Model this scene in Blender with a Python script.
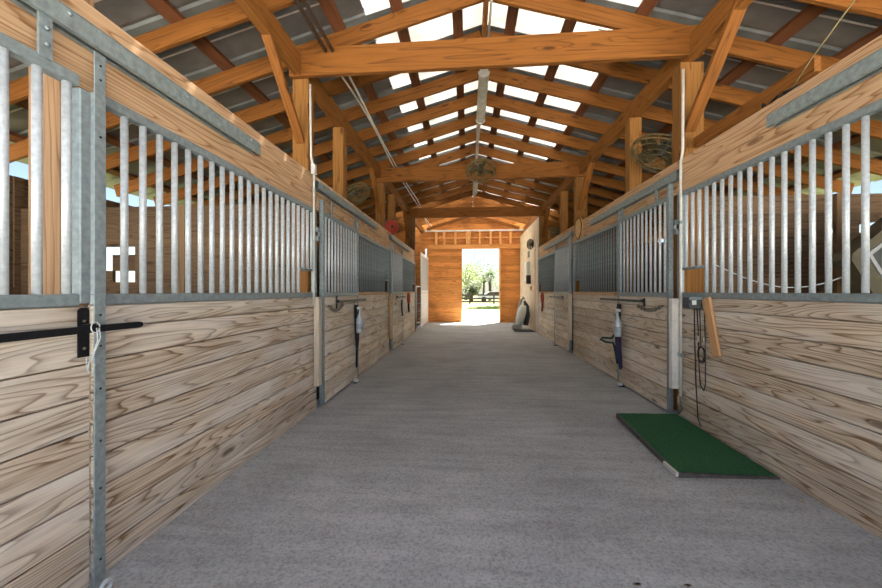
import bpy, bmesh, math, random
from mathutils import Vector, Matrix
random.seed(7)
for o in list(bpy.data.objects): bpy.data.objects.remove(o)
SC = bpy.context.scene; COL = SC.collection
R = math.radians

# ---------------- camera, sky, sun, exposure ----------------
cam = bpy.data.cameras.new('camera'); cam_o = bpy.data.objects.new('camera', cam); COL.objects.link(cam_o)
cam_o.location = (0, 0, 1.25); cam_o.rotation_euler = (R(90), 0, 0.0727)
cam.sensor_width = 36; cam.lens = 368*36/882; cam.shift_y = -0.0031; cam.clip_start = .05; cam.clip_end = 500
SC.camera = cam_o
world = bpy.data.worlds.new('sky'); SC.world = world; world.use_nodes = True
wn = world.node_tree.nodes; wl = world.node_tree.links
bg = wn['Background']
sky = wn.new('ShaderNodeTexSky'); sky.sky_type = 'NISHITA'; sky.sun_disc = False
sky.sun_elevation = R(58); sky.sun_rotation = R(150); sky.air_density = 1.0; sky.dust_density = .9; sky.ozone_density = 1.5
mxw = wn.new('ShaderNodeMix'); mxw.data_type = 'RGBA'; mxw.inputs[0].default_value = .1; mxw.inputs[7].default_value = (3.3, 3.05, 2.7, 1)   # thin bright cloud over the blue
wl.new(sky.outputs[0], mxw.inputs[6]); wl.new(mxw.outputs[2], bg.inputs[0]); bg.inputs[1].default_value = 0.048
sun = bpy.data.lights.new('sun', 'SUN'); sun.energy = 12; sun.angle = R(.8); sun.color = (1, .95, .86)
sun_o = bpy.data.objects.new('sun', sun); COL.objects.link(sun_o)
sun_o.rotation_euler = Vector((.38, .55, 1.35)).to_track_quat('Z', 'Y').to_euler()   # light comes from ahead, a little to the right, high
SC.view_settings.view_transform = 'Standard'; SC.view_settings.look = 'None'
SC.view_settings.exposure = 2.42; SC.view_settings.gamma = 1; SC.view_settings.use_curve_mapping = False

# ---------------- measured layout ----------------
XL, XR, XC = -1.61, 2.08, 0.2            # aisle faces of the stall fronts, ridge
BAY = 3.66; ST = [.28 + BAY*k for k in range(5)]   # post stations, end wall at ST[4]
END = ST[4]
SL = .285
def rafz(x): return 4.37 - SL*abs(x-XC)  # underside of rafters

# ---------------- materials ----------------
def nodes(name):
    m = bpy.data.materials.new(name); m.use_nodes = True
    n = m.node_tree.nodes; l = m.node_tree.links
    return m, n, l, n['Principled BSDF']
def ramp(n, stops):
    r = n.new('ShaderNodeValToRGB'); e = r.color_ramp.elements
    while len(e) < len(stops): e.new(.5)
    for q, (p, c) in zip(e, stops):
        q.position = p; q.color = (c[0], c[1], c[2], 1)
    return r
def math_(n, l, op, a, b=None, clamp=False):
    m = n.new('ShaderNodeMath'); m.operation = op; m.use_clamp = clamp
    for i, v in enumerate((a, b)):
        if v is None: continue
        if isinstance(v, (int, float)): m.inputs[i].default_value = v
        else: l.new(v, m.inputs[i])
    return m.outputs[0]
def mixc(n, l, f, a, b, mode='MIX'):
    m = n.new('ShaderNodeMix'); m.data_type = 'RGBA'; m.blend_type = mode
    for i, v in ((0, f), (6, a), (7, b)):
        if isinstance(v, (int, float)): m.inputs[i].default_value = v
        elif isinstance(v, tuple): m.inputs[i].default_value = (v[0], v[1], v[2], 1)
        else: l.new(v, m.inputs[i])
    return m.outputs[2]
def wood(name, light, dark, axis='X', rings=9., grain=.75, wash=None, var=.25, rough=.75, wear=None, fine=.35, streak=None):
    """plank wood: contour rings of a noise stretched along the board, knots, fine fibre, one tone per board"""
    m, n, l, b = nodes(name)
    tc = n.new('ShaderNodeTexCoord'); geo = n.new('ShaderNodeNewGeometry')
    off = n.new('ShaderNodeVectorMath'); off.operation = 'SCALE'; off.inputs[0].default_value = (37, 53, 71)
    l.new(geo.outputs['Random Per Island'], off.inputs['Scale'])
    oi = n.new('ShaderNodeObjectInfo')
    off2 = n.new('ShaderNodeVectorMath'); off2.operation = 'SCALE'; off2.inputs[0].default_value = (91, 23, 47)
    l.new(oi.outputs['Random'], off2.inputs['Scale'])
    ad = n.new('ShaderNodeVectorMath'); l.new(tc.outputs['Object'], ad.inputs[0]); l.new(off.outputs[0], ad.inputs[1])
    ad2 = n.new('ShaderNodeVectorMath'); l.new(ad.outputs[0], ad2.inputs[0]); l.new(off2.outputs[0], ad2.inputs[1])
    def mapped(al, ac):
        mp = n.new('ShaderNodeMapping'); s = [ac, ac, ac]; s['XYZ'.index(axis)] = al
        mp.inputs['Scale'].default_value = s; l.new(ad2.outputs[0], mp.inputs[0]); return mp.outputs[0]
    nz = n.new('ShaderNodeTexNoise'); nz.inputs['Scale'].default_value = 1; nz.inputs['Detail'].default_value = 1.5
    l.new(mapped(.55, 7.5), nz.inputs['Vector'])
    vo = n.new('ShaderNodeTexVoronoi'); vo.inputs['Scale'].default_value = 1
    l.new(mapped(1.5, 5.5), vo.inputs['Vector'])
    kn = math_(n, l, 'SUBTRACT', 1, math_(n, l, 'MULTIPLY', vo.outputs['Distance'], 3.2), True)
    kn3 = math_(n, l, 'POWER', kn, 1.6)
    fld = math_(n, l, 'ADD', math_(n, l, 'MULTIPLY', nz.outputs[0], rings), math_(n, l, 'MULTIPLY', kn3, 1.6))
    fr = math_(n, l, 'FRACT', fld)
    rr = ramp(n, [(0, (.5,)*3), (.08, (0,)*3), (.5, (.03,)*3), (.80, (.30,)*3), (.96, (1,)*3)]); l.new(fr, rr.inputs[0]); rg = rr.outputs[0]
    fb = n.new('ShaderNodeTexNoise'); fb.inputs['Scale'].default_value = 1; fb.inputs['Detail'].default_value = 4
    l.new(mapped(2.6, 85), fb.inputs['Vector'])
    fib = ramp(n, [(.38, (0, 0, 0)), (.68, (1, 1, 1))]); l.new(fb.outputs[0], fib.inputs[0])
    g = math_(n, l, 'ADD', math_(n, l, 'MULTIPLY', rg, grain), math_(n, l, 'MULTIPLY', fib.outputs[0], fine), True)
    col = mixc(n, l, g, light, dark)
    lo = n.new('ShaderNodeTexNoise'); lo.inputs['Scale'].default_value = 1; lo.inputs['Detail'].default_value = 3
    l.new(mapped(1.1, 5), lo.inputs['Vector'])
    if wash:
        wr = ramp(n, [(.42, (0, 0, 0)), (.62, (1, 1, 1))]); l.new(lo.outputs[0], wr.inputs[0])
        col = mixc(n, l, math_(n, l, 'MULTIPLY', wr.outputs[0], wash[1]), col, wash[0])
        g2 = math_(n, l, 'MULTIPLY', rg, .35); col = mixc(n, l, g2, col, dark)
    if wear:
        l2 = n.new('ShaderNodeTexNoise'); l2.inputs['Scale'].default_value = 1.3; l2.inputs['Detail'].default_value = 5
        mp2 = n.new('ShaderNodeMapping'); mp2.inputs['Location'].default_value = (5, 9, 2); l.new(tc.outputs['Object'], mp2.inputs[0]); l.new(mp2.outputs[0], l2.inputs['Vector'])
        w2 = ramp(n, [(.52, (0, 0, 0)), (.7, (1, 1, 1))]); l.new(l2.outputs[0], w2.inputs[0])
        col = mixc(n, l, math_(n, l, 'MULTIPLY', w2.outputs[0], wear[1]), col, wear[0])
    kc = ramp(n, [(.55, (0, 0, 0)), (.8, (1, 1, 1))]); l.new(kn, kc.inputs[0])
    col = mixc(n, l, math_(n, l, 'MULTIPLY', kc.outputs[0], .75), col, (dark[0]*.4, dark[1]*.35, dark[2]*.3))
    tone = math_(n, l, 'ADD', math_(n, l, 'MULTIPLY', math_(n, l, 'ADD', math_(n, l, 'MULTIPLY', geo.outputs['Random Per Island'], .6), math_(n, l, 'MULTIPLY', oi.outputs['Random'], .4)), 2*var), 1-var)
    cc = n.new('ShaderNodeCombineColor')
    for i in range(3): l.new(tone, cc.inputs[i])
    col = mixc(n, l, 1., col, cc.outputs[0], 'MULTIPLY')
    l.new(col, b.inputs['Base Color']); b.inputs['Roughness'].default_value = rough
    b.inputs['Specular IOR Level'].default_value = .25
    bp = n.new('ShaderNodeBump'); bp.inputs['Strength'].default_value = .35; bp.inputs['Distance'].default_value = .004
    l.new(g, bp.inputs['Height']); bp.invert = True; l.new(bp.outputs[0], b.inputs['Normal'])
    return m
def plain(name, c, rough=.6, metal=0., mott=.12, scale=12., bump=0., spec=.4):
    m, n, l, b = nodes(name)
    tc = n.new('ShaderNodeTexCoord'); nz = n.new('ShaderNodeTexNoise'); nz.inputs['Scale'].default_value = scale; nz.inputs['Detail'].default_value = 5
    l.new(tc.outputs['Object'], nz.inputs['Vector'])
    r = ramp(n, [(.3, tuple(v*(1-mott) for v in c)), (.7, tuple(min(1, v*(1+mott)) for v in c))]); l.new(nz.outputs[0], r.inputs[0])
    l.new(r.outputs[0], b.inputs['Base Color']); b.inputs['Roughness'].default_value = rough; b.inputs['Metallic'].default_value = metal
    b.inputs['Specular IOR Level'].default_value = spec
    if bump:
        bp = n.new('ShaderNodeBump'); bp.inputs['Strength'].default_value = .6; bp.inputs['Distance'].default_value = bump
        l.new(nz.outputs[0], bp.inputs['Height']); l.new(bp.outputs[0], b.inputs['Normal'])
    return m
def concrete():
    m, n, l, b = nodes('brushed_concrete')
    tc = n.new('ShaderNodeTexCoord')
    def nz(s, d=5, sc=None):
        t = n.new('ShaderNodeTexNoise'); t.inputs['Scale'].default_value = s; t.inputs['Detail'].default_value = d; t.inputs['Roughness'].default_value = .65
        if sc:
            mp = n.new('ShaderNodeMapping'); mp.inputs['Scale'].default_value = sc; l.new(tc.outputs['Object'], mp.inputs[0]); l.new(mp.outputs[0], t.inputs['Vector'])
        else: l.new(tc.outputs['Object'], t.inputs['Vector'])
        return t.outputs[0]
    a = ramp(n, [(.3, (.315, .328, .335)), (.7, (.455, .470, .480))]); l.new(nz(1.1, 6), a.inputs[0])
    sp = ramp(n, [(.33, (.60, .59, .58)), (.5, (1, 1, 1)), (.66, (1.2, 1.2, 1.2))]); l.new(nz(75, 3), sp.inputs[0])
    c = mixc(n, l, .8, a.outputs[0], sp.outputs[0], 'MULTIPLY')
    sw = ramp(n, [(.35, (.78, .77, .76)), (.62, (1.08, 1.08, 1.08))]); l.new(nz(1, 5, (1.2, 9, 1)), sw.inputs[0])
    c = mixc(n, l, .7, c, sw.outputs[0], 'MULTIPLY')
    st = ramp(n, [(.66, (0, 0, 0)), (.76, (1, 1, 1))]); l.new(nz(2.3, 6, (1, 1.2, 1)), st.inputs[0])
    c = mixc(n, l, math_(n, l, 'MULTIPLY', st.outputs[0], .35), c, (.12, .09, .06))
    l.new(c, b.inputs['Base Color']); b.inputs['Roughness'].default_value = .72; b.inputs['Specular IOR Level'].default_value = .3
    bp = n.new('ShaderNodeBump'); bp.inputs['Strength'].default_value = .6; bp.inputs['Distance'].default_value = .004
    l.new(nz(90, 4), bp.inputs['Height']); l.new(bp.outputs[0], b.inputs['Normal'])
    return m
def translucent(name, c):
    m = bpy.data.materials.new(name); m.use_nodes = True; n = m.node_tree.nodes; l = m.node_tree.links; n.clear()
    o = n.new('ShaderNodeOutputMaterial'); t = n.new('ShaderNodeBsdfTranslucent'); d = n.new('ShaderNodeBsdfDiffuse'); mx = n.new('ShaderNodeMixShader')
    tc = n.new('ShaderNodeTexCoord'); nz = n.new('ShaderNodeTexNoise'); nz.inputs['Scale'].default_value = 2.; nz.inputs['Detail'].default_value = 5; l.new(tc.outputs['Object'], nz.inputs['Vector'])
    r = ramp(n, [(.3, tuple(v*.6 for v in c)), (.65, c)]); l.new(nz.outputs[0], r.inputs[0])
    l.new(r.outputs[0], t.inputs[0]); d.inputs[0].default_value = (.6, .6, .58, 1); mx.inputs[0].default_value = .35
    l.new(t.outputs[0], mx.inputs[1]); l.new(d.outputs[0], mx.inputs[2]); l.new(mx.outputs[0], o.inputs[0]); return m

PANEL = wood('weathered_pine_boards', (.74, .62, .48), (.23, .135, .07), 'Y', rings=20, grain=.75, fine=.5, wash=((.82, .77, .70), .65), var=.17, wear=((.34, .24, .15), .3))
PANEL2 = wood('pale_pine_boards', (.76, .64, .49), (.30, .19, .11), 'Y', rings=14, grain=.42, fine=.32, wash=((.84, .78, .69), .7), var=.2, wear=((.36, .26, .17), .3))
HEAD = wood('pale_header_pine', (.66, .43, .25), (.27, .12, .045), 'Y', rings=15, grain=.7, var=.08, fine=.35)
TIM = wood('orange_framing_timber', (.25, .092, .016), (.085, .027, .005), 'X', rings=9, grain=.55, var=.2, fine=.3)
POST = wood('orange_post_timber', (.31, .14, .035), (.12, .043, .009), 'Z', rings=10, grain=.6, var=.15)
TIMY = wood('orange_girder_timber', (.31, .12, .023), (.12, .038, .007), 'Y', rings=9, grain=.55, var=.15)
PURL = wood('dark_purlin_timber', (.22, .085, .035), (.10, .035, .015), 'Y', rings=4, grain=.5, var=.2)
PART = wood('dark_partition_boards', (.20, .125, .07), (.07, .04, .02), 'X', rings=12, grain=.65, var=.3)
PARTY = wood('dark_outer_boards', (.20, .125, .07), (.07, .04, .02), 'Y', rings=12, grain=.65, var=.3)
ORNG = wood('orange_stained_cedar', (.74, .31, .085), (.38, .11, .02), 'X', rings=7, grain=.6, var=.28, wear=((.16, .05, .02), .45))
ORNGZ = wood('orange_stained_cleat', (.88, .46, .17), (.55, .22, .06), 'Z', rings=5, grain=.5, var=.15)
POSTW = wood('weathered_brown_post', (.36, .22, .12), (.15, .075, .03), 'Z', rings=10, grain=.6, var=.1)
PALE = wood('pale_plank_wood', (.70, .60, .48), (.45, .34, .23), 'Z', rings=5, grain=.4, var=.08)
TAN = wood('fresh_tan_board', (.66, .40, .20), (.45, .22, .09), 'X', rings=6, grain=.5, var=.05)
PLY = plain('pale_plywood', (.68, .56, .40), .7, 0, .16, 5.)
WHT = plain('white_painted_board', (.72, .69, .64), .6, 0, .1, 20.)
GALV = plain('galvanised_steel', (.27, .32, .33), .5, .25, .2, 38.)
BARM = plain('bright_galvanised_bar', (.58, .62, .64), .38, .2, .14, 60.)
TRK = plain('weathered_track_steel', (.27, .325, .325), .5, .25, .25, 30.)
PIPE = plain('grey_conduit', (.20, .20, .19), .4, .7, .15, 20.)
CABL = plain('white_cable_sheath', (.70, .68, .62), .5, 0, .1, 20.)
BLK = plain('black_iron', (.015, .015, .017), .45, .3, .3, 60.)
BRZ = plain('dusty_bronze_wire', (.24, .19, .09), .6, .5, .3, 30.)
CHR = plain('dull_chain_steel', (.30, .27, .23), .4, .8, .2, 60.)
ROOF = plain('galvalume_roof', (.22, .23, .225), .5, .35, .28, 3.)
REFL = translucent('white_translucent_roof_sheet', (.52, .51, .485))  # stands in for bright reflections on the metal roofing near the ridge
FILL = translucent('clear_white_roof_sheet', (.85, .84, .80))  # added translucent roofing that brightens the far bay and end wall
CONC = concrete()
DIRT = plain('stall_dirt', (.09, .065, .045), .95, 0, .35, 9., .02)
TWINE = plain('white_twine', (.62, .66, .66), .8, 0, .2, 60.)
GREEN = plain('green_turf_carpet', (.035, .11, .05), .95, 0, .4, 90., .004, .1)
GREENE = plain('dark_tray_edge', (.13, .11, .10), .6, .2, .3, 30.)
RED = plain('faded_red_enamel', (.42, .045, .02), .5, 0, .2, 20.)
SILV = plain('silver_bottle', (.50, .55, .58), .3, .3, .15, 30.)
PURP = plain('purple_nylon', (.04, .025, .075), .85, 0, .4, 60.)
TEAL = plain('dark_green_strap', (.025, .06, .045), .8, 0, .3, 60.)
MESHM = plain('grey_wire_mesh', (.42, .43, .43), .6, .3, .1, 60.)
OLIVE = plain('olive_case', (.11, .095, .055), .6, 0, .2, 10.)
SLATE = plain('slate_case_face', (.07, .075, .07), .6, 0, .2, 10.)
GREY = plain('light_grey_plastic', (.80, .84, .80), .45, 0, .08, 10.)

DARKP = plain('dark_grey_plastic', (.08, .085, .09), .5, 0, .2, 10.)
DIF = plain('dusty_diffuser', (.46, .43, .34), .5, 0, .25, 9.)

# ---------------- building helpers ----------------
def bx(bm, x0, x1, y0, y1, z0, z1, bev=0.):
    vs = [bm.verts.new(v) for v in ((x0,y0,z0),(x1,y0,z0),(x1,y1,z0),(x0,y1,z0),(x0,y0,z1),(x1,y0,z1),(x1,y1,z1),(x0,y1,z1))]
    fs = [bm.faces.new([vs[i] for i in f]) for f in ((0,3,2,1),(4,5,6,7),(0,1,5,4),(1,2,6,5),(2,3,7,6),(3,0,4,7))]
    if bev: bmesh.ops.bevel(bm, geom=list({e for f in fs for e in f.edges}), offset=bev, segments=1, affect='EDGES')
def frame_of(d):
    d = d.normalized(); up = Vector((0,0,1)) if abs(d.z) < .95 else Vector((0,1,0))
    a = d.cross(up).normalized(); return a, a.cross(d).normalized()
def tube(bm, pts, r, seg=8, closed=False, cap=True):
    pts = [Vector(p) for p in pts]; n = len(pts); rings = []
    for i, p in enumerate(pts):
        if closed: d = pts[(i+1) % n] - pts[i-1]
        else: d = pts[min(i+1, n-1)] - pts[max(i-1, 0)]
        if i == 0 or d.length < 1e-7: a, b = frame_of(d)
        else:
            a = (a - d.normalized()*a.dot(d.normalized())).normalized(); b = a.cross(d.normalized())
        rr = r[i] if isinstance(r, (list, tuple)) else r
        rings.append([bm.verts.new(p + (a*math.cos(t) + b*math.sin(t))*rr) for t in [2*math.pi*k/seg for k in range(seg)]])
    m = n if closed else n-1
    for i in range(m):
        A, B = rings[i], rings[(i+1) % n]
        for k in range(seg):
            f = bm.faces.new((A[k], A[(k+1)%seg], B[(k+1)%seg], B[k])); f.smooth = True
    if cap and not closed:
        bm.faces.new(rings[0][::-1]); bm.faces.new(rings[-1])
def lathe(bm, prof, c, axis=(0,0,1), seg=16):
    ax = Vector(axis).normalized(); a, b = frame_of(ax); c = Vector(c); rings = []
    for r, h in prof:
        rings.append([bm.verts.new(c + ax*h + (a*math.cos(2*math.pi*k/seg) + b*math.sin(2*math.pi*k/seg))*max(r, 1e-4)) for k in range(seg)])
    for A, B in zip(rings, rings[1:]):
        for k in range(seg):
            f = bm.faces.new((A[k], A[(k+1)%seg], B[(k+1)%seg], B[k])); f.smooth = True
    bm.faces.new(rings[0][::-1]); bm.faces.new(rings[-1])
def ext(bm, poly, o, u, v, w):
    """polygon in (u,v) extruded by vector w"""
    o, u, v, w = map(Vector, (o, u, v, w))
    A = [bm.verts.new(o + u*a + v*b) for a, b in poly]; B = [bm.verts.new(q.co + w) for q in A]
    n = len(poly); bm.faces.new(A[::-1]); bm.faces.new(B)
    for i in range(n): bm.faces.new((A[i], A[(i+1)%n], B[(i+1)%n], B[i]))
def tags(o, label=None, cat=None, group=None, kind=None):
    if label: o['label'] = label
    if cat: o['category'] = cat
    if group: o['group'] = group
    if kind: o['kind'] = kind
    return o
def fin(name, bm, mat, parent=None, org=None, rot=None):
    """bmesh in world coordinates -> one object with its origin at org"""
    bmesh.ops.recalc_face_normals(bm, faces=bm.faces)
    if org is None:
        xs = [v.co for v in bm.verts]
        org = Vector(((min(v.x for v in xs)+max(v.x for v in xs))/2, (min(v.y for v in xs)+max(v.y for v in xs))/2, min(v.z for v in xs)))
    org = Vector(org)
    for v in bm.verts: v.co -= org
    me = bpy.data.meshes.new(name); bm.to_mesh(me); bm.free()
    o = bpy.data.objects.new(name, me); COL.objects.link(o); me.materials.append(mat)
    o.location = org
    if parent: 
        o.parent = parent
        pl = parent.location if parent.parent is None else parent.location + parent.parent.location
        o.location = org - pl
    return o
def thing(name, label, cat, loc, group=None):
    return tags((lambda o: (COL.objects.link(o), setattr(o, 'location', loc), setattr(o, 'empty_display_size', .1))[0] or o)(bpy.data.objects.new(name, None)), label, cat, group)
def boxo(name, b, mat, parent=None, bev=0.):
    bm = bmesh.new(); bx(bm, *b, bev); return fin(name, bm, mat, parent)
def tubeo(name, pts, r, mat, parent=None, seg=8, closed=False):
    bm = bmesh.new(); tube(bm, pts, r, seg, closed); return fin(name, bm, mat, parent)
def timber(name, p0, p1, w, h, mat=None, parent=None, up=(0,0,1), cut=None):
    """beam with local X along its length; w across, h in the up direction"""
    p0, p1 = Vector(p0), Vector(p1); d = (p1-p0); L = d.length; x = d.normalized()
    y = Vector(up).cross(x).normalized(); z = x.cross(y)
    bm = bmesh.new()
    if cut: poly = cut(L)
    bx(bm, 0, L, -w/2, w/2, -h/2, h/2, min(w, h)*.06)
    me = bpy.data.meshes.new(name); bmesh.ops.recalc_face_normals(bm, faces=bm.faces); bm.to_mesh(me); bm.free()
    o = bpy.data.objects.new(name, me); COL.objects.link(o); me.materials.append(mat or TIM)
    M = Matrix((x, y, z)).transposed().to_4x4(); M.translation = p0
    if parent: o.parent = parent; M.translation = p0 - parent.location
    o.matrix_local = M
    return o
def arc(cx, cz, r, a0, a1, n): return [(cx + r*math.cos(a0+(a1-a0)*i/n), cz + r*math.sin(a0+(a1-a0)*i/n)) for i in range(n+1)]

ORD = ['first','second','third','fourth','fifth','sixth','seventh','eighth','ninth','tenth','eleventh','twelfth','thirteenth','fourteenth','fifteenth','sixteenth','seventeenth','eighteenth','nineteenth','twentieth','twenty-first','twenty-second','twenty-third','twenty-fourth']
SN = {-1: 'left', 1: 'right'}
def FX(s): return XL if s < 0 else XR

# ---------------- floor, outer walls, roof, end wall ----------------
bm = bmesh.new(); bx(bm, XL-.12, XR+.12, -1.2, END+.1, -.1, 0)
tags(fin('floor', bm, CONC), kind='structure')
for s in (-1, 1):
    bm = bmesh.new(); a, b = sorted((FX(s)+s*.12, XC+s*5.65)); bx(bm, a, b, -1.2, END+.1, -.1, -.005)
    tags(fin('floor', bm, DIRT), kind='structure')
# outer long walls: boards below and above an open ventilation band, studs at the bays
for s in (-1, 1):
    x0, x1 = sorted((XC+s*5.52, XC+s*5.56)); bm = bmesh.new()
    for y0, y1 in zip(ST[:-1], ST[1:]):
        z = 0
        lo, hi = ((1.3, 2.0) if s < 0 else (1.86, 2.32)) if abs(y0-ST[1]) < .1 else (9, 9)   # ventilation openings
        while z < 2.6:
            if not (lo < z+.09 < hi): bx(bm, x0, x1, y0, y1, z, z+.186, .002)
            z += .186
        for k in range(1):
            yy = y0 + (y1-y0)*k/3; bx(bm, x0-.02, x1+.02, yy, yy+.09, 1.3, 2.6)
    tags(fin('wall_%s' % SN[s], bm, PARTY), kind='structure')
# end wall: orange boards around the tall doorway, gable boards above
bm = bmesh.new(); DX0, DX1, DZ = -.235, 1.27, 2.955
z = 0
while z < 3.35:
    z1 = z+.142
    if z < DZ-.02:
        bx(bm, -1.66, DX0, END, END+.03, z, z1, .004); bx(bm, DX1, 2.2, END, END+.03, z, z1, .004)
        for s in (-1, 1):
            a, b = sorted((FX(s)+s*.12, XC+s*5.56)); bx(bm, a, b, END, END+.03, z, z1, .004)
    else: bx(bm, XC-min(5.5, (4.52-z)/SL), XC+min(5.5, (4.52-z)/SL), END, END+.03, z, z1, .004)
    z += .142
while z < 4.42:
    hw = min(5.5, (4.52-z)/SL)
    bx(bm, XC-hw, XC+hw, END+.01, END+.04, z, z+.142, .004); z += .142
tags(fin('wall_back', bm, ORNG), kind='structure')
t = boxo('trim_1', (-1.6, 2.15, END-.06, END+.0, 2.96, 3.13), wood('orange_trim_x', (.78, .37, .12), (.42, .14, .03), 'X', rings=5, grain=.45, var=.1)); tags(t, kind='structure')
tags(boxo('trim_2', (-1.75, 2.25, END-.1, END+.0, 3.66, 3.72), WHT), kind='structure')
bm = bmesh.new(); bx(bm, DX1-.01, DX1+.05, END-.05, END+.06, 0, 2.96); tags(fin('trim_3', bm, ORNGZ), kind='structure')
tags(boxo('trim_6', (-1.6, 2.15, END-.05, END, 3.38, 3.43), ORNGZ), kind='structure')
for i, x in enumerate((-1.28, -.95, -.5, 0.02, .48, .92, 1.3, 1.7)):
    w = .09 if i != 3 else .2
    tags(boxo('wall_cleat', (x-w/2, x+w/2, END-.10, END, 3.14, 3.66), ORNGZ), 'short vertical orange cleat on the gable band above the doorway, %s from the left' % ORD[i], 'cleat', 'cleats over the far doorway')

RY = [ST[1]+.03 + .732*k for k in range(-4, 16)]; RY = [y for y in RY if y < END-.05]
# roof sheets: ribbed profile running down the slope; added translucent sheets imitate reflections beside the ridge
def sheet(s, d0, d1, y0, y1, mat, name='ceiling'):
    bm = bmesh.new(); prof = []; y = y0
    while y < y1 - .01:
        prof += [(y, 0), (min(y+.30, y1), 0), (min(y+.315, y1), .018), (min(y+.345, y1), .018)]; y += .366
    prof.append((y1, 0))
    def P(d, p): x = XC + s*d; return (x, p[0], 4.37-SL*d+.19+.045+p[1])
    A = [bm.verts.new(P(d0, p)) for p in prof]; B = [bm.verts.new(P(d1, p)) for p in prof]
    for i in range(len(prof)-1): bm.faces.new((A[i], A[i+1], B[i+1], B[i]))
    o = fin(name, bm, mat); sm = o.modifiers.new('t', 'SOLIDIFY'); sm.thickness = .002; return tags(o, kind='structure')
Y0R = .25
for s in (-1, 1):
    w = 1.3 if s < 0 else 1.6
    for i, y in enumerate([Y0R] + [q for q in RY if q < ST[3]+.3]):
        if i == 0: sheet(s, 0., w, Y0R-.05, RY[0]+.0, ROOF); continue
        sheet(s, 0., w, y-.0, y+.27, ROOF); sheet(s, 0., w, y+.27, y+.68, REFL); sheet(s, 0., w, y+.68, y+.732, ROOF)
    sheet(s, w, 5.95, Y0R, ST[3]+.2, ROOF)
    sheet(s, 0., 2.6, ST[3]+.2, END+.3, FILL)
    sheet(s, 2.6, 5.95, ST[3]+.2, END+.3, ROOF)
    for i, y in enumerate(RY[:-1]):   # white strip paints a bright line of daylight into each rafter bay
        bm = bmesh.new(); yy = y+.34; w = .010
        v = [bm.verts.new((XC+s*d, yy+dy, 4.37-SL*d+.19+.041)) for d, dy in ((1.28, -w), (1.28, w), (5.6, w), (5.6, -w))]; bm.faces.new(v)
        o = fin('ceiling_lap_strip', bm, WHT); sm = o.modifiers.new('t', 'SOLIDIFY'); sm.thickness = .003; tags(o, kind='structure')
# rafters, in pairs
for i, y in enumerate(RY):
    for s in (-1, 1):
        n = Vector((s*SL, 0, 1)).normalized()
        a = Vector((XC+s*.02, y, 4.37+.095)); b = Vector((XC+s*5.75, y, 4.37-SL*5.73+.095))
        o = timber('rafter', a, b, .042, .185)
        tags(o, 'orange pine rafter on the %s roof slope, %s counted from the open front' % (SN[s], ORD[i]), 'rafter', 'roof rafters')
for s in (-1, 1):
    for k in range(9):
        d = .32 + .64*k; x = XC+s*d; z = 4.37 - SL*d + .19 + .02
        bm = bmesh.new(); w = .06
        ext(bm, [(-w, -.019+SL*w), (w, -.019-SL*w), (w, .019-SL*w), (-w, .019+SL*w)], (x, Y0R+.1, z), (s, 0, 0), (0, 0, 1), (0, END-Y0R-.1, 0))
        tags(fin('purlin', bm, PURL), 'dark flat purlin under the roof sheets of the %s slope, %s below the ridge' % (SN[s], ORD[k]), 'purlin', 'roof purlins')
tags(boxo('ridge_beam', (XC-.022, XC+.022, .3, END-.02, 4.30, 4.60), TIMY), 'long ridge board where the two roof slopes meet', 'beam')
tags(tubeo('ridge_conduit', [(XC+.045, .3, 4.285), (XC+.045, 3.8, 4.285), (XC+.045, 4.75, 4.27)], .014, CABL), 'thin pale conduit fixed beside the ridge board, nearest the camera', 'conduit')
tags(boxo('ridge_batten', (XC-.03, XC+.03, 5.95, 10.5, 4.262, 4.30), PALE), 'pale batten under the ridge between the two light fixtures', 'batten')

# long girders on the post tops
PX = {-1: (-1.935, -1.755), 1: (2.175, 2.355)}
for s in (-1, 1):
    x0, x1 = PX[s]
    for k in range(0, 4):
        ya = max(ST[0]-1.2, ST[0]+BAY*k) ; yb = ST[0]+BAY*(k+1)
        xi = (x0+x1)/2 + (-s)*.0
        tags(boxo('girder', (xi-.04, xi+.04, ya+.085 if k >= 0 else ya, yb+.08, 3.60, 3.83), TIMY), 'orange girder running lengthwise over the %s posts, %s span from the front' % (SN[s], ORD[k]), 'girder', 'lengthwise girders')
# tie beams
for k in (0, 1, 2, 3):
    y = ST[k]-.035
    z0 = 3.60 if k < 2 else 3.56 if k == 2 else 3.51
    zz = {0: (3.6, 3.6), 1: (3.59, 3.63), 2: (3.52, 3.55), 3: (3.5, 3.5)}[k]
    h = .30
    o = timber('tie_beam', (-1.945, y, zz[0]+h/2), (2.37, y, zz[1]+h/2), .06, h)
    tags(o, 'wide orange tie beam crossing the aisle overhead, %s' % ['above and just ahead of the camera', 'nearest one in view', 'middle one carrying the round fan', 'farthest one in front of the gable'][k], 'beam', 'tie beams')
# posts
for s in (-1, 1):
    x0, x1 = PX[s]
    for k in range(4):
        if True:
            y = ST[k]; o = boxo('wooden_post', (x0, x1+(.05 if s > 0 else 0), y, y+.16, 0, 3.60), POST, None, .006)
            tags(o, 'square orange timber post under the %s end of tie beam, %s from the front' % (SN[s], ORD[k]), 'post', 'timber posts')
        if k < 3 :
            y = ST[k]+1.2; o = boxo('wooden_post', (x0+.005, x1-.015, y, y+.15, 0, 3.60), POST if k else POSTW, None, .006)
            tags(o, 'square timber post at mid bay behind the %s stall door, %s from the front' % (SN[s], ORD[k]), 'post', 'timber posts')
    for k in range(1, 4):   # knee braces from girder down to station post, camera side
        xm = (x0+x1)/2
        o = timber('knee_brace', (xm, ST[k]-.76, 3.70), (xm, ST[k]+.03, 2.88), .045, .09 if s < 0 else .11, up=(1, 0, 0))
        tags(o, 'slim diagonal knee brace from girder to %s post, %s from the front' % (SN[s], ORD[k-1]), 'brace', 'knee braces')
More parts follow.
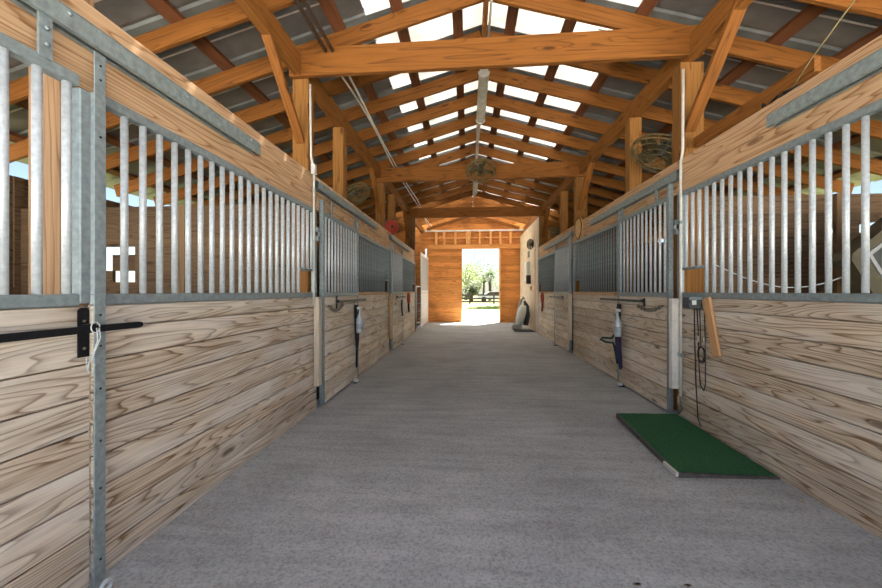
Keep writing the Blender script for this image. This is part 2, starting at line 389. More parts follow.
tags(boxo('ledger_board', (2.28, 2.32, 2.6, 3.90, 2.70, 2.80), TIMY), 'short orange ledger board running behind the near right header', 'board')
# gable truss chords against end wall
for s in (-1, 1):
    o = timber('gable_brace', (XC+s*.05, END-.12, 4.28), (XC+s*1.85, END-.12, 3.76), .04, .12)
    tags(o, 'bright orange sloping timber in front of the far gable, %s side' % SN[s], 'brace', 'gable braces')

# ---------------- stall fronts ----------------
BH = .1395
def board_panel(bm, s, fx, y0, y1, z0=.02, z1=1.19, th=.035, joint=None):
    a, b = sorted((fx, fx+s*th)); z = z0 - .05; i = 0
    while z < z1-.01:
        za, zb = max(z, z0)+.0032, min(z+BH, z1)-.0032
        if joint and i % 3 == 1: bx(bm, a, b, y0, joint-.001, za, zb, .003); bx(bm, a, b, joint+.001, y1, za, zb, .0035)
        else: bx(bm, a, b, y0, y1, za, zb, .0035)
        z += BH; i += 1
    p, q = sorted((fx+s*th, fx+s*(th+.008))); bx(bm, p, q, y0, y1, z0, z1)
def bars(par, s, fx, ys, z0, z1, r=.0155, short=None, mat=None):
    proto = None
    for y in ys:
        zz = z0
        if short and short[0] < y < short[1]: zz = short[2]
        bm = bmesh.new(); tube(bm, [(fx+s*.018, y, zz), (fx+s*.018, y, z1)], r, 10)
        fin('bar', bm, mat or BARM, par)
UR = {-1: (2.075, 2.122), 1: (2.175, 2.222)}
HD = {-1: (2.122, 2.475), 1: (2.222, 2.545)}
def frange(a, b, st):
    r = []; 
    while a < b: r.append(a); a += st
    return r
def fixed_front(s, k, y0, y1, label, mesh=False, bst=0.):
    fx = FX(s); t = thing('stall_front', label, 'stall front', (fx+s*.02, y0, 0), 'fixed stall fronts')
    bm = bmesh.new(); board_panel(bm, s, fx, y0, y1, joint=None); fin('board_panel', bm, PANEL2 if k > 0 else PANEL, t)
    a, b = sorted((fx-s*.004, fx+s*.04))
    boxo('sill_rail', (a, b, y0, y1, 1.19, 1.238), GALV if k <= 0 else HEAD, t, .004)
    boxo('top_rail', (a, b, y0, y1, *UR[s]), GALV, t, .004)
    boxo('end_channel', (a, b, y0, y0+.035, 1.238, UR[s][0]), GALV, t)
    boxo('end_channel', (a, b, y1-.04, y1, 1.238, UR[s][0]), GALV, t)
    sh = (y1-.37, y1, 1.475)
    bars(t, s, fx, frange(y0+.09+bst, y1-.05, .1), 1.238, UR[s][0], .0155 if k <= 0 else .0115, sh, BARM if k <= 0 else GALV)
    bm = bmesh.new(); tube(bm, [(fx+s*.018, sh[0]-.02, 1.47), (fx+s*.018, y1-.02, 1.47)], .014, 8); fin('feed_opening_rail', bm, GALV, t)
    boxo('kick_board', (min(fx, fx+s*.03)+.0, max(fx, fx+s*.03), y0, y1, .0, .022), PANEL, t)
    return t
def stall_door(s, k, y0, y1, label, off=.05):
    fx = FX(s)-s*off; t = thing('stall_door', label, 'stall door', (fx, y0, 0), 'sliding stall doors')
    bm = bmesh.new(); board_panel(bm, s, fx+s*.006, y0+.045, y1-.045 if k or s > 0 else y1, .022, 1.19, .03); fin('board_panel', bm, PANEL2 if k > 0 else PANEL, t)
    a, b = sorted((fx, fx+s*.045))
    ztop = UR[s][1]+.02
    for yy in (y0, y1-.045): boxo('side_post', (a, b, yy, yy+.045, 1.20 if k == 0 and s < 0 and yy > y0 else .03, ztop+.1 if not (k == 0 and s < 0) else UR[s][0]), GALV, t, .004)
    boxo('sill_rail', (a, b, y0+.045, y1-.045, 1.19, 1.238), GALV, t, .004)
    boxo('top_rail', (a, b, y0+.045, y1-.045, *UR[s]), GALV, t, .004)
    bars(t, s, fx, frange(y0+(.14 if y0 < 1 and s < 0 else .11), y1-.06, .1), 1.238, UR[s][0], .0155 if k == 0 else .0125)
    for yy in (y0+.25, y1-.17):
        h = boxo('hanger', (min(fx-s*.006, fx+s*.004), max(fx-s*.006, fx+s*.004), yy-.022, yy+.022, UR[s][1]-.01, UR[s][1]+.16), GALV, t)
        for zz in (.04, .10):
            bm = bmesh.new(); lathe(bm, [(.009, 0), (.009, .008), (.004, .011)], (fx-s*.006, yy, UR[s][1]+zz), (-s, 0, 0), 6); fin('bolt', bm, GALV, h)
    return t
def header(s, y0, y1, label):
    fx = FX(s); z0, z1 = HD[s]; zm = (z0+z1)/2-.02
    t = thing('header_beam', label, 'header', (fx+s*.02, y0, z0), 'headers above the stall fronts')
    a, b = sorted((fx, fx+s*.038))
    for q, (za, zb) in enumerate(((z0, zm), (zm+.002, z1))): boxo('header_board', (a, b, y0+.001, y1-.001, za, zb), HEAD, t, .003)
    return t
def track(s, y0, y1, zc, label):
    """box rail with a slot along the underside"""
    fx = FX(s); xc = fx - s*.036
    t = thing('door_track', label, 'sliding door track', (xc, y0, zc), 'sliding door tracks')
    out = [(-.012, -.045), (-.032, -.045), (-.032, .03), (-.02, .045), (.02, .045), (.032, .03), (.032, -.045), (.012, -.045),
           (.012, -.041), (.028, -.041), (.028, .028), (.018, .041), (-.018, .041), (-.028, .028), (-.028, -.041), (-.012, -.041)]
    bm = bmesh.new(); n = len(out)
    A = [bm.verts.new((xc+p, y0, zc+q)) for p, q in out]; B = [bm.verts.new((xc+p, y1, zc+q)) for p, q in out]
    for i in range(n): bm.faces.new((A[i], A[(i+1)%n], B[(i+1)%n], B[i]))
    for V in (A, B):
        for i in range(7): j = n-1-i; bm.faces.new((V[i], V[i+1], V[j-1], V[j]))
    fin('rail', bm, TRK, t)
    k = 0; y = y0+.12
    while y < y1-.05:
        bm = bmesh.new(); lathe(bm, [(.009, 0), (.009, .006), (.004, .009)], (xc-s*.032, y, zc+.012), (-s, 0, 0), 6); fin('bolt', bm, GALV, t); y += .6
    return t
pos = ['nearest the camera', 'second from the camera', 'third from the camera']
for s in (-1, 1):
    S = SN[s]; D = .0
    for k in range(3):
        A = ST[k]
        stall_door(s, k, A-.06 if k else A+.02, A+1.235 if k else 1.42 if s < 0 else 1.5, '%s-hand sliding stall door of pale boards with steel bars, %s' % (S, pos[k]))
        fixed_front(s, k, A+1.24 if k or s > 0 else 1.49, A+BAY-.12, '%s-hand fixed stall front of pale boards under steel bars, %s' % (S, pos[k]), bst=(.055 if k == 0 else .02) if s < 0 else .095)
        header(s, A-.1, A+BAY-.1 if k < 2 else A+BAY-.2, 'pale pine header above the bars on the %s, %s' % (S, pos[k]))
        zc = (2.315 if s < 0 else 2.40) if k == 0 else 2.385 if s > 0 else 2.36
        track(s, A-.22 if k else -.6, A+2.36 if k == 0 else A+2.34, zc, 'galvanised sliding door track along the %s header, %s' % (S, pos[k]))
    # strips behind the camera side so the stalls continue
    fixed_front(s, -1, -1.1, ST[0]-.1, '%s-hand fixed stall front beside the camera at the barn mouth' % S)
    header(s, -1.1, ST[0]-.1, 'pale pine header at the barn mouth on the %s' % S)
# steel strap standing full height at the near left door's edge
t = thing('steel_strap', 'tall galvanised strap post at the edge of the near left door', 'steel post', (-1.545, 1.45, 0))
bm = bmesh.new(); bx(bm, -1.552, -1.546, 1.42, 1.468, .02, 2.25, .0015); fin('strap', bm, GALV, t)
for z in (.12, .42, .62, .84, 1.02, 1.9, 2.14, 2.2, 1.15):
    bm = bmesh.new(); lathe(bm, [(.005, 0), (.005, .003), (.002, .005)], (-1.546, 1.444, z), (1, 0, 0), 6); fin('screw', bm, BLK, t)

# stall partitions seen through the bars
HOLES = {(-1, 1): [(-4.25, -3.85, 1.66, 1.77), (-4.13, -3.85, 1.355, 1.50)], (1, 1): [(3.66, 3.85, 1.84, 1.93), (3.93, 4.35, 1.85, 1.95)]}
for s in (-1, 1):
    for k in range(1, 4):
        y = ST[k]+.06; xa = FX(s)+s*.33; xb = XC+s*5.5
        bm = bmesh.new(); z = 0.; 
        while z < 2.2:
            p, q = sorted((xa, xb)); z1 = z+.186
            hs = [h for h in HOLES.get((s, k), []) if h[2] < z1 and h[3] > z]
            if not hs: bx(bm, p, q, y, y+.04, z, z1, .003)
            else:
                za, zb = max(z, min(h[2] for h in hs)), min(z1, max(h[3] for h in hs))
                if za > z+.01: bx(bm, p, q, y, y+.04, z, za)
                if zb < z1-.01: bx(bm, p, q, y, y+.04, zb, z1)
                c = p
                for h in sorted(hs): bx(bm, c, h[0], y, y+.04, za, zb); c = h[1]
                if q > c: bx(bm, c, q, y, y+.04, za, zb)
            z += .186
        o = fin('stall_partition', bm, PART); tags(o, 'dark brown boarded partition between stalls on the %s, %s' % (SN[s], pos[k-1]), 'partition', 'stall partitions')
        t = boxo('partition_stud', (min(FX(s)+s*1.6, FX(s)+s*1.69), max(FX(s)+s*1.6, FX(s)+s*1.69), y-.045, y-.001, 0, 2.23), wood('dark_stud%d%d' % (s, k), (.30, .19, .10), (.12, .07, .04), 'Z', rings=5))
        tags(t, 'dark upright stud on the %s stall partition, %s' % (SN[s], pos[k-1]), 'stud', 'partition studs')

# ---------------- far bay ----------------
# left: tube gate, then a pale stall front with mesh
t = thing('stall_front', 'far left stall front of white boards with grey mesh above', 'stall front', (XL, 12.65, 0))
bm = bmesh.new(); board_panel(bm, -1, XL, 12.65, 14.85); fin('board_panel', bm, WHT, t)
boxo('mesh_panel', (XL-.02, XL-.005, 12.7, 14.8, 1.28, 2.5), MESHM, t)
for b in ((XL-.03, XL+.01, 12.65, 14.85, 2.5, 2.6), (XL-.03, XL+.01, 12.65, 14.85, 1.2, 1.28), (XL-.03, XL+.01, 12.62, 12.70, 0, 2.6), (XL-.03, XL+.01, 14.8, 14.88, 0, 2.6)): boxo('frame_board', b, WHT, t)
t = thing('tube_gate', 'galvanised tube gate with rounded corners in the left gap', 'gate', (XL, 11.3, 0))
pts = [(XL+.02, 11.25, .12)] + [(XL+.02, 11.25+.15-.15*math.cos(a), 1.25+.15*math.sin(a)) for a in (0, .4, .8, 1.2, 1.57)] + [(XL+.02, 12.4, 1.4), (XL+.02, 12.4, .12)]
tubeo('gate_frame', pts, .022, BARM, t, closed=True)
for z in (.35, .6, .85, 1.1): tubeo('gate_rail', [(XL+.02, 11.25, z), (XL+.02, 12.4, z)], .013, GALV, t)
bm = bmesh.new()
for i in range(7):
    yy = 11.33+.04*i; c = .045
    tube(bm, [(XL+.06+c*math.cos(q), yy, .5+.11*i+c*1.2*math.sin(q)) for q in [2*math.pi*j/10 for j in range(10)]], .008, 6, True)
tags(fin('chain', bm, CHR), 'loose steel chain loops hanging on the far left tube gate', 'chain')
boxd = boxo('wooden_post', (XL-.14, XL+.0, 11.1, 11.24, 0, 3.5), wood('dark_station_post', (.22, .11, .05), (.10, .045, .02), 'Z', rings=5)); tags(boxd, 'dark post beside the tube gate on the far left', 'post')
# right: plywood wall with door trim
tags(boxo('wall_plywood', (XR, XR+.02, 11.06, END-.02, 0, 3.44), PLY), kind='structure'); 
tags(boxo('trim_4', (XR-.03, XR, 11.04, 11.12, 0, 3.44), WHT), kind='structure')
tags(boxo('trim_5', (XR-.025, XR, 11.5, 11.58, 0, 2.55), ORNGZ), kind='structure')
tags(boxo('door_1', (XR-.015, XR, 11.14, 11.49, 0, 2.5), PALE), kind='structure')
t = thing('meter_box', 'pale electrical panel with a black phone-like unit on the plywood wall', 'electrical panel', (XR, 12.7, 1.5))
boxo('cabinet', (XR-.1, XR, 12.55, 12.95, 1.62, 2.25), GREY, t, .008); boxo('black_unit', (XR-.14, XR-.0, 12.35, 12.5, 1.5, 1.78), BLK, t, .006); boxo('cabinet_door', (XR-.106, XR-.1, 12.58, 12.92, 1.66, 2.2), WHT, t)
tags(boxo('paper_notice', (XR-.004, XR, 12.6, 13.0, 2.4, 2.62), DARKP), 'small dark notice above the electrical panel', 'notice')
t = tags(boxo('wall_bracket', (XR-.04, XR, 12.2, 12.3, 1.28, 1.42), ORNGZ), 'small brown wooden block under the electrical panel', 'block')

def fan(name, label, c, ax, r, mat=BRZ, group='round cage fans'):
    ax = Vector(ax).normalized(); a, b = frame_of(ax); c = Vector(c); t = thing(name, label, 'fan', c, group)
    bm = bmesh.new()
    for rr, h in ((r, .0), (r, .05), (r*.85, .085), (r*.6, .10), (r*.35, .108), (r*.85, -.03), (r*.5, -.045)):
        tube(bm, [c + ax*h + (a*math.cos(q)+b*math.sin(q))*rr for q in [2*math.pi*k/24 for k in range(24)]], .005 if rr < r else .010, 5, True)
    for k in range(16):
        q = 2*math.pi*k/16; u = a*math.cos(q)+b*math.sin(q)
        tube(bm, [c+ax*.108+u*r*.1, c+ax*.10+u*r*.6, c+ax*.085+u*r*.85, c+ax*.05+u*r, c+u*r, c-ax*.03+u*r*.85, c-ax*.045+u*r*.3], .0035, 4)
    fin('cage', bm, mat, t)
    for k in range(4):
        q = 2*math.pi*k/4+.3; u = a*math.cos(q)+b*math.sin(q); v = ax.cross(u); bm = bmesh.new()
        V = [bm.verts.new(p) for p in (c+u*.04-v*.02, c+u*.04+v*.02, c+u*r*.6+v*r*.3+ax*.035, c+u*r*.88+v*r*.22+ax*.04, c+u*r*.9-v*r*.12-ax*.005, c+u*r*.55-v*r*.15)]
        bm.faces.new(V); g = bmesh.ops.solidify(bm, geom=list(bm.faces), thickness=.004); fin('blade', bm, plain('fan_blade_bronze', (.20, .16, .08), .5, .3, .2), t)
    bm = bmesh.new(); lathe(bm, [(.03, -.16), (.07, -.15), (.075, -.05), (.05, -.01), (.045, .03), (.02, .05)], c, ax, 14); fin('motor', bm, plain('fan_motor_dark', (.05, .05, .045), .4, .4), t)
    return t
t = fan('cage_fan', 'large round cage fan hung over the right stall front near the first post', (2.33, 4.62, 2.92), (-.45, -.1, -.88), .34)
bm = bmesh.new(); tube(bm, [(2.40, 4.72, 3.0), (2.33, 5.1, 3.1), (2.30, 5.44, 3.12)], .012); fin('mount_arm', bm, BLK, t)
t = fan('cage_fan', 'round cage fan fixed at the middle of the second tie beam', (.26, ST[2]-.18, 3.68), (0, -.5, -.87), .29)
bm = bmesh.new(); tube(bm, [(.26, ST[2]-.12, 3.78), (.26, ST[2]-.05, 3.84)], .014); fin('mount_arm', bm, BLK, t)
fan('cage_fan', 'round cage fan in shadow above the left stall front, behind the mid-bay post', (-2.0, 6.45, 3.0), (.5, -.2, -.8), .26)
fan('cage_fan', 'round cage fan in shadow far along the right side above the headers', (2.35, 9.8, 2.76), (-.5, -.2, -.8), .26)
fan('cage_fan', 'small black round fan on the plywood wall near the far end', (XR-.07, 11.9, 2.75), (-1, -.2, 0), .16, BLK)

# light fixtures on the ridge line
def fixture(y0, y1, z, label, w=.065):
    t = thing('strip_light', label, 'light fixture', (XC-.0, y0, z), 'strip lights along the ridge')
    boxo('housing', (XC-w*.8, XC+w*.8, y0+.01, y1-.01, z+.05, z+.09), WHT, t)
    bm = bmesh.new(); prof = [(w*math.cos(q), .055+w*.9*math.sin(q)) for q in [math.pi+math.pi*i/8 for i in range(9)]]
    ext(bm, prof, (XC, y0+.03, z), (1, 0, 0), (0, 0, 1), (0, y1-y0-.06, 0)); fin('diffuser', bm, DIF, t)
    for a, b in ((y0, y0+.03), (y1-.03, y1)):
        bm = bmesh.new(); ext(bm, [(p*1.12, (q-.05)*1.12+.05) for p, q in prof] , (XC, a, z), (1, 0, 0), (0, 0, 1), (0, b-a, 0)); fin('end_cap', bm, WHT, t)
    for yy in (y0+.2, y1-.2): tubeo('drop_rod', [(XC, yy, z+.09), (XC, yy, 4.3)], .006, PIPE, t)
    return t
fixture(4.55, 5.85, 3.90, 'long dusty strip light hanging under the ridge past the nearest beam')
fixture(9.0, 10.6, 4.02, 'far strip light with white end under the ridge beyond the round fan')

# conduits and cables along the left slope
for i, dx in enumerate((0, .075)):
    tags(tubeo('metal_conduit', [(-1.53+dx, .4, 3.845), (-1.53+dx, 4.3, 3.845)], .021, PIPE), ['grey metal conduit running lengthwise under the left rafters, outer of two', 'grey metal conduit running lengthwise under the left rafters, inner of two'][i], 'conduit', 'overhead conduits')
def wav(x, y0, y1, z, amp, ph, n=26): return [(x+amp*math.sin(ph+(y1-y0)*i/n*1.1), y0+(y1-y0)*i/n, z+amp*.7*math.sin(ph*2+(y1-y0)*i/n*1.7)) for i in range(n+1)]
for i, dx in enumerate((0, .06)):
    tags(tubeo('loose_cable', wav(-1.52+dx, 4.28, 14.8, 3.845, .03, i*1.3), .014, CABL, None, 6), ['pale loose cable trailing along the left slope toward the far wall, outer of two', 'pale loose cable trailing along the left slope toward the far wall, inner of two'][i], 'cable', 'loose overhead cables')

# ---------------- station hardware ----------------
t = thing('conduit_riser', 'thin cream conduit rising past the header by the right post', 'conduit', (2.055, 3.72, .2))
bm = bmesh.new(); tube(bm, [(2.055, 3.72, .19), (2.055, 3.72, 2.5), (2.085, 3.74, 2.62), (2.10, 3.76, 3.42)], .0125, 8); fin('pipe', bm, CABL, t)
for z in (1.9, .62): boxo('clamp', (2.035, 2.075, 3.70, 3.74, z, z+.03), GALV, t)
t = thing('conduit_riser', 'thin cream conduit rising past the header by the left post', 'conduit', (-1.59, 3.70, .9))
bm = bmesh.new(); tube(bm, [(-1.588, 3.70, 1.1), (-1.588, 3.70, 2.5), (-1.63, 3.73, 2.65), (-1.65, 3.75, 3.42)], .0115, 8); fin('pipe', bm, CABL, t)
boxo('junction', (-1.61, -1.57, 3.68, 3.73, 2.46, 2.56), WHT, t)
tags(boxo('white_plank', (1.985, 2.05, 3.74, 3.80, .30, 1.18), WHT, None, .004), 'upright white plank beside the right steel door post', 'plank')
tags(boxo('white_plank', (-1.60, -1.545, 3.72, 3.80, .26, 1.19), PALE, None, .004), 'upright pale plank beside the left steel door post', 'plank')
# the same planks at the second station
tags(boxo('white_plank', (1.985, 2.05, 7.42, 7.50, .28, 1.2), PALE, None, .004), 'grey upright plank at the second right stall door post', 'plank')
tags(boxo('white_plank', (-1.60, -1.55, 7.38, 7.46, .28, 1.2), HEAD, None, .004), 'brown upright plank at the second left stall door post', 'plank')
# door catches between post and door
for s, x, z in ((-1, -1.585, 1.85), (1, 2.05, 1.88)):
    t = thing('door_roller', 'small bright catch between conduit and %s steel door post' % SN[s], 'catch', (x, 3.80, z))
    boxo('catch_plate', (x-.02, x+.02, 3.75, 3.79, z-.07, z+.07), GALV, t); bm = bmesh.new(); lathe(bm, [(.025, -.02), (.03, -.01), (.03, .01), (.025, .02)], (x, 3.77, z), (0, 1, 0), 12); fin('wheel', bm, BARM, t)

# black latch bars
def latch(s, y0, y1, z, label, yp, plate=.17):
    x = FX(s)-s*.075; t = thing('door_latch', label, 'latch', (x, yp, z), 'black bar latches')
    bm = bmesh.new(); r = .014
    poly = [(y0, -r), (y1-.02, -r), (y1-.006, -r*.7), (y1, 0), (y1-.006, r*.7), (y1-.02, r), (y0, r)]
    ext(bm, poly, (x-.008*s*-1-.008 if 0 else x-.009, 0, z), (0, 1, 0), (0, 0, 1), (.018, 0, 0)); fin('bar', bm, BLK, t)
    xp = FX(s)-s*.052
    bm = bmesh.new(); w = .022
    pl = [(-w, -plate/2), (w, -plate/2), (w, plate/2-.01), (w*.5, plate/2), (-w*.5, plate/2), (-w, plate/2-.01)]
    ext(bm, [(a+yp, b+z-.012) for a, b in pl], (xp-.003 if s > 0 else xp-.001, 0, 0), (0, 1, 0), (0, 0, 1), (.005, 0, 0)); p = fin('mount_plate', bm, BLK, t)
    for dz in (-.065, .045):
        bm = bmesh.new(); lathe(bm, [(.006, 0), (.006, .004), (.003, .006)], (xp-s*.003, yp, z-.012+dz), (-s, 0, 0), 8); fin('screw', bm, CHR, p)
    boxo('keeper', (min(xp, x-s*.012), max(xp, x-s*.012), yp-.02, yp+.02, z+.013, z+.022), BLK, t)
    return t
latch(-1, .35, 1.63, 1.095, 'long black latch bar across the near left stall door', 1.385, .2)
latch(-1, 4.26, 5.45, 1.125, 'black latch bar on the second left stall door', 4.28)
latch(1, 4.38, 5.75, 1.135, 'black latch bar on the second right stall door', 4.40, .1)
latch(-1, 7.9, 8.95, 1.12, 'black latch bar on the third left stall door', 8.0, .1)
latch(1, 7.95, 9.2, 1.12, 'black latch bar on the third right stall door', 8.02, .1)
# twine tied to near latch
bm = bmesh.new(); xx = -1.515
tube(bm, [(xx, 1.40, 1.10), (xx+.01, 1.395, 1.05), (xx, 1.385, 1.0), (xx, 1.37, .965), (xx+.005, 1.355, .95), (xx, 1.36, .985), (xx, 1.375, .975), (xx, 1.36, .94), (xx, 1.375, .92)], .0022, 6)
tube(bm, [(xx, 1.41, 1.10), (xx+.012, 1.405, 1.06), (xx+.004, 1.39, 1.01), (xx, 1.38, .97), (xx, 1.39, .95), (xx, 1.38, .92), (xx, 1.365, .93), (xx, 1.37, .97)], .0022, 6)
tube(bm, [(xx+.0, 1.395+.018*math.cos(q), 1.103+.022*math.sin(q)) for q in [k*.6 for k in range(11)]], .0022, 6)
tags(fin('twine', bm, TWINE), 'pale frayed twine knotted round the near left latch', 'twine')

def chain(p0, p1, sag, label, n=14, r=.02):
    bm = bmesh.new(); p0, p1 = Vector(p0), Vector(p1)
    for i in range(n):
        u = (i+.5)/n; c = p0.lerp(p1, u); c.z -= sag*4*u*(1-u)
        d = (p1-p0).normalized(); d.z += -sag*4*(1-2*u)/(p1-p0).length; d.normalize(); a, b = frame_of(d)
        if i % 2: a, b = b, a
        L = (p1-p0).length/n*.75
        tube(bm, [c + d*L*math.cos(q) + a*r*math.sin(q) for q in [2*math.pi*k/8 for k in range(8)]], .0065, 5, True)
    return tags(fin('chain', bm, CHR), label, 'chain')
chain((-1.53, 3.98, 1.09), (-1.53, 4.42, 1.10), .07, 'short sagging chain on the second left stall door')
chain((2.0, 3.96, 1.10), (2.0, 4.5, 1.08), .05, 'short sagging chain with clip on the second right stall door', 14)

# bottles with straps hanging at the door edges
def bottle(x, y, z, s, label, mat=SILV):
    t = thing('spray_bottle', label, 'spray bottle', (x, y, z))
    bm = bmesh.new(); lathe(bm, [(.036, 0), (.045, .008), (.047, .05), (.047, .16), (.044, .19), (.030, .22), (.022, .235), (.022, .29), (.024, .30), (.024, .325), (.012, .33)], (x, y, z), (0, 0, 1), 18); fin('body', bm, mat, t)
    bm = bmesh.new(); bx(bm, x-.018, x+.018, y-.065, y+.05, z+.325, z+.36, .008); fin('spray_head', bm, WHT if s > 0 else GREY, t)
    bm = bmesh.new(); tube(bm, [(x, y-.035, z+.328), (x, y-.045, z+.29), (x, y-.06, z+.265)], .007); fin('trigger', bm, BLK, t)
    bm = bmesh.new(); lathe(bm, [(.0478, .06), (.0478, .13)], (x, y, z), (0, 0, 1), 18); fin('label_band', bm, plain('bottle_label', (.36, .42, .48), .5), t)
    return t
bottle(-1.475, 4.93, .68, -1, 'silver spray bottle hung at the second left stall door')
bottle(1.95, 4.95, .66, 1, 'silver-white spray bottle hung at the second right stall door')
t = thing('hanging_strap', 'black hanging halter and strap behind the left spray bottle', 'strap', (-1.54, 4.98, 1.0))
bm = bmesh.new(); tube(bm, [(-1.535, 4.99, 1.06), (-1.53, 5.0, .9), (-1.525, 4.99, .7), (-1.52, 4.97, .6), (-1.525, 4.98, .45), (-1.53, 4.98, .2)], [.03, .035, .034, .028, .016, .014], 8); fin('webbing', bm, BLK, t)
bm = bmesh.new(); tube(bm, [(-1.50, 4.96, .66), (-1.47, 4.85, .60), (-1.46, 4.78, .52), (-1.47, 4.82, .49), (-1.49, 4.92, .57)], .014, 8); fin('buckle_loop', bm, BLK, t)
t = thing('hanging_strap', 'black and purple halter with green lead hung behind the right bottle', 'strap', (2.02, 5.0, 1.0))
bm = bmesh.new(); tube(bm, [(2.01, 5.06, 1.08), (2.0, 5.07, .9), (1.99, 5.06, .7), (1.98, 5.04, .5)], [.03, .033, .035, .03], 8); fin('webbing', bm, BLK, t)
bm = bmesh.new(); tube(bm, [(1.96, 4.95, .66), (1.955, 4.95, .52), (1.96, 4.92, .38), (1.965, 4.90, .27), (1.97, 4.92, .24)], [.028, .034, .030, .022, .010], 10); fin('purple_nylon', bm, PURP, t)
bm = bmesh.new(); tube(bm, [(1.96, 5.05, .70), (1.93, 5.10, .62), (1.88, 5.30, .60), (1.87, 5.36, .57), (1.90, 5.22, .55), (1.94, 5.08, .56), (1.95, 5.03, .45), (1.955, 4.98, .30)], .014, 8); fin('green_lead', bm, TEAL, t)
# floor rollers
for s, y, wh in ((-1, 4.93, 'left'), (1, 5.0, 'right')):
    for k in (0, 1):
        yy = y + BAY*k; x = FX(s)-s*.085
        t = thing('floor_roller', 'white stay roller on the floor under the %s %s stall door' % (['second', 'third'][k], wh), 'roller', (x, yy, 0))
        bm = bmesh.new(); lathe(bm, [(.028, .012), (.036, .018), (.036, .045), (.028, .055)], (x, yy, 0), (0, 0, 1), 14); fin('wheel', bm, WHT, t)
        boxo('floor_plate', (x-.02, x+.05 if s > 0 else x+.02, yy-.03, yy+.03, 0, .012), BLK, t)

# red disc, wooden disc
t = thing('red_disc', 'round red disc on the left post above the header', 'disc', (-1.60, 7.64, 2.55))
bm = bmesh.new(); lathe(bm, [(.145, 0), (.15, .01), (.145, .03), (.06, .035), (.05, .05)], (-1.60, 7.64, 2.60), (.45, -.9, 0), 28); fin('disc_face', bm, RED, t)
bm = bmesh.new(); lathe(bm, [(.03, .05), (.03, .07)], (-1.60, 7.64, 2.60), (.45, -.9, 0), 12); fin('hub', bm, BLK, t)
bm = bmesh.new(); lathe(bm, [(.165, -.03), (.165, -.005)], (-1.60, 7.64, 2.60), (.45, -.9, 0), 28); fin('backing_ring', bm, DARKP, t)
t = thing('wood_slice', 'round slice of pale wood fixed to the right header', 'plaque', (XR-.01, 7.25, 2.2))
bm = bmesh.new(); prof = [(.19*(1+.04*math.sin(3*q)), q) for q in [2*math.pi*k/28 for k in range(28)]]
ext(bm, [(r*math.cos(q), r*math.sin(q)) for r, q in prof], (XR-.04, 7.0, 2.42), (0, 1, 0), (0, 0, 1), (.035, 0, 0)); fin('slice_face', bm, plain('golden_slice_wood', (.62, .40, .17), .6, 0, .2, 14.), t)
bm = bmesh.new(); tube(bm, [(XR-.035, 7.0+r*1.0*math.cos(q), 2.42+r*math.sin(q)) for r, q in prof], .012, 6, True); fin('bark_rim', bm, PURL, t)

# control box, wires, tan board by right post
t = thing('control_box', 'small dark control box with silver window under the right bars', 'control box', (2.03, 3.46, 1.1))
boxo('case', (1.965, 2.075, 3.42, 3.54, 1.095, 1.195), DARKP, t, .01); boxo('window', (1.985, 2.02, 3.415, 3.42, 1.13, 1.17), GREY, t); boxo('lid_rim', (1.96, 2.08, 3.41, 3.425, 1.175, 1.2), GALV, t)
bm = bmesh.new(); lathe(bm, [(.035, 0), (.035, .03), (.02, .04)], (2.0, 3.415, 1.14), (.3, -1, 0), 14); bm.free()
t = thing('dangling_wire', 'dark wires with a coiled loop dangling below the control box', 'wire', (2.05, 3.42, 1.1))
bm = bmesh.new()
tube(bm, [(2.05, 3.50, 1.1), (2.055, 3.50, .8), (2.06, 3.49, .4), (2.06, 3.46, .1), (2.05, 3.40, .06)], .005, 6)
tube(bm, [(2.05, 3.46, 1.1), (2.055, 3.45, .9), (2.055, 3.44, .6), (2.055, 3.42, .42), (2.055, 3.37, .38), (2.055, 3.35, .44), (2.055, 3.35, .7), (2.055, 3.36, 1.1)], .0045, 6)
tube(bm, [(2.05, 3.42, 1.1), (2.055, 3.41, .75)], .004, 6); fin('wire', bm, BLK, t)
bm = bmesh.new(); tube(bm, [(2.045, 3.385+.05*math.cos(q), .69+.07*math.sin(q)) for q in [2*math.pi*k/16 for k in range(16)]], .006, 6, True)
tube(bm, [(2.04, 3.385+.045*math.cos(q), .70+.065*math.sin(q)) for q in [2*math.pi*k/16 for k in range(16)]], .005, 6, True); fin('coil', bm, BLK, t)
for yy in (3.44, 3.36): bm = bmesh.new(); lathe(bm, [(.006, 0), (.006, .05)], (2.05, yy, .80), (0, 0, 1), 8); fin('connector', bm, CABL, t)
bm = bmesh.new(); tube(bm, [(2.03, 3.70, .24), (2.02, 3.695, .18), (2.04, 3.69, .12), (2.02, 3.70, .07)], [.02, .016, .02, .01], 6); tags(fin('rusty_clip', bm, CHR), 'rusty snap clip at the foot of the right conduit', 'clip')
o = timber('tan_board', (2.062, 3.345, 1.19), (2.055, 3.20, .71), .024, .085, TAN, up=(0, 1, .3)); tags(o, 'short tan board leaning slanted on the right stall boards', 'board')

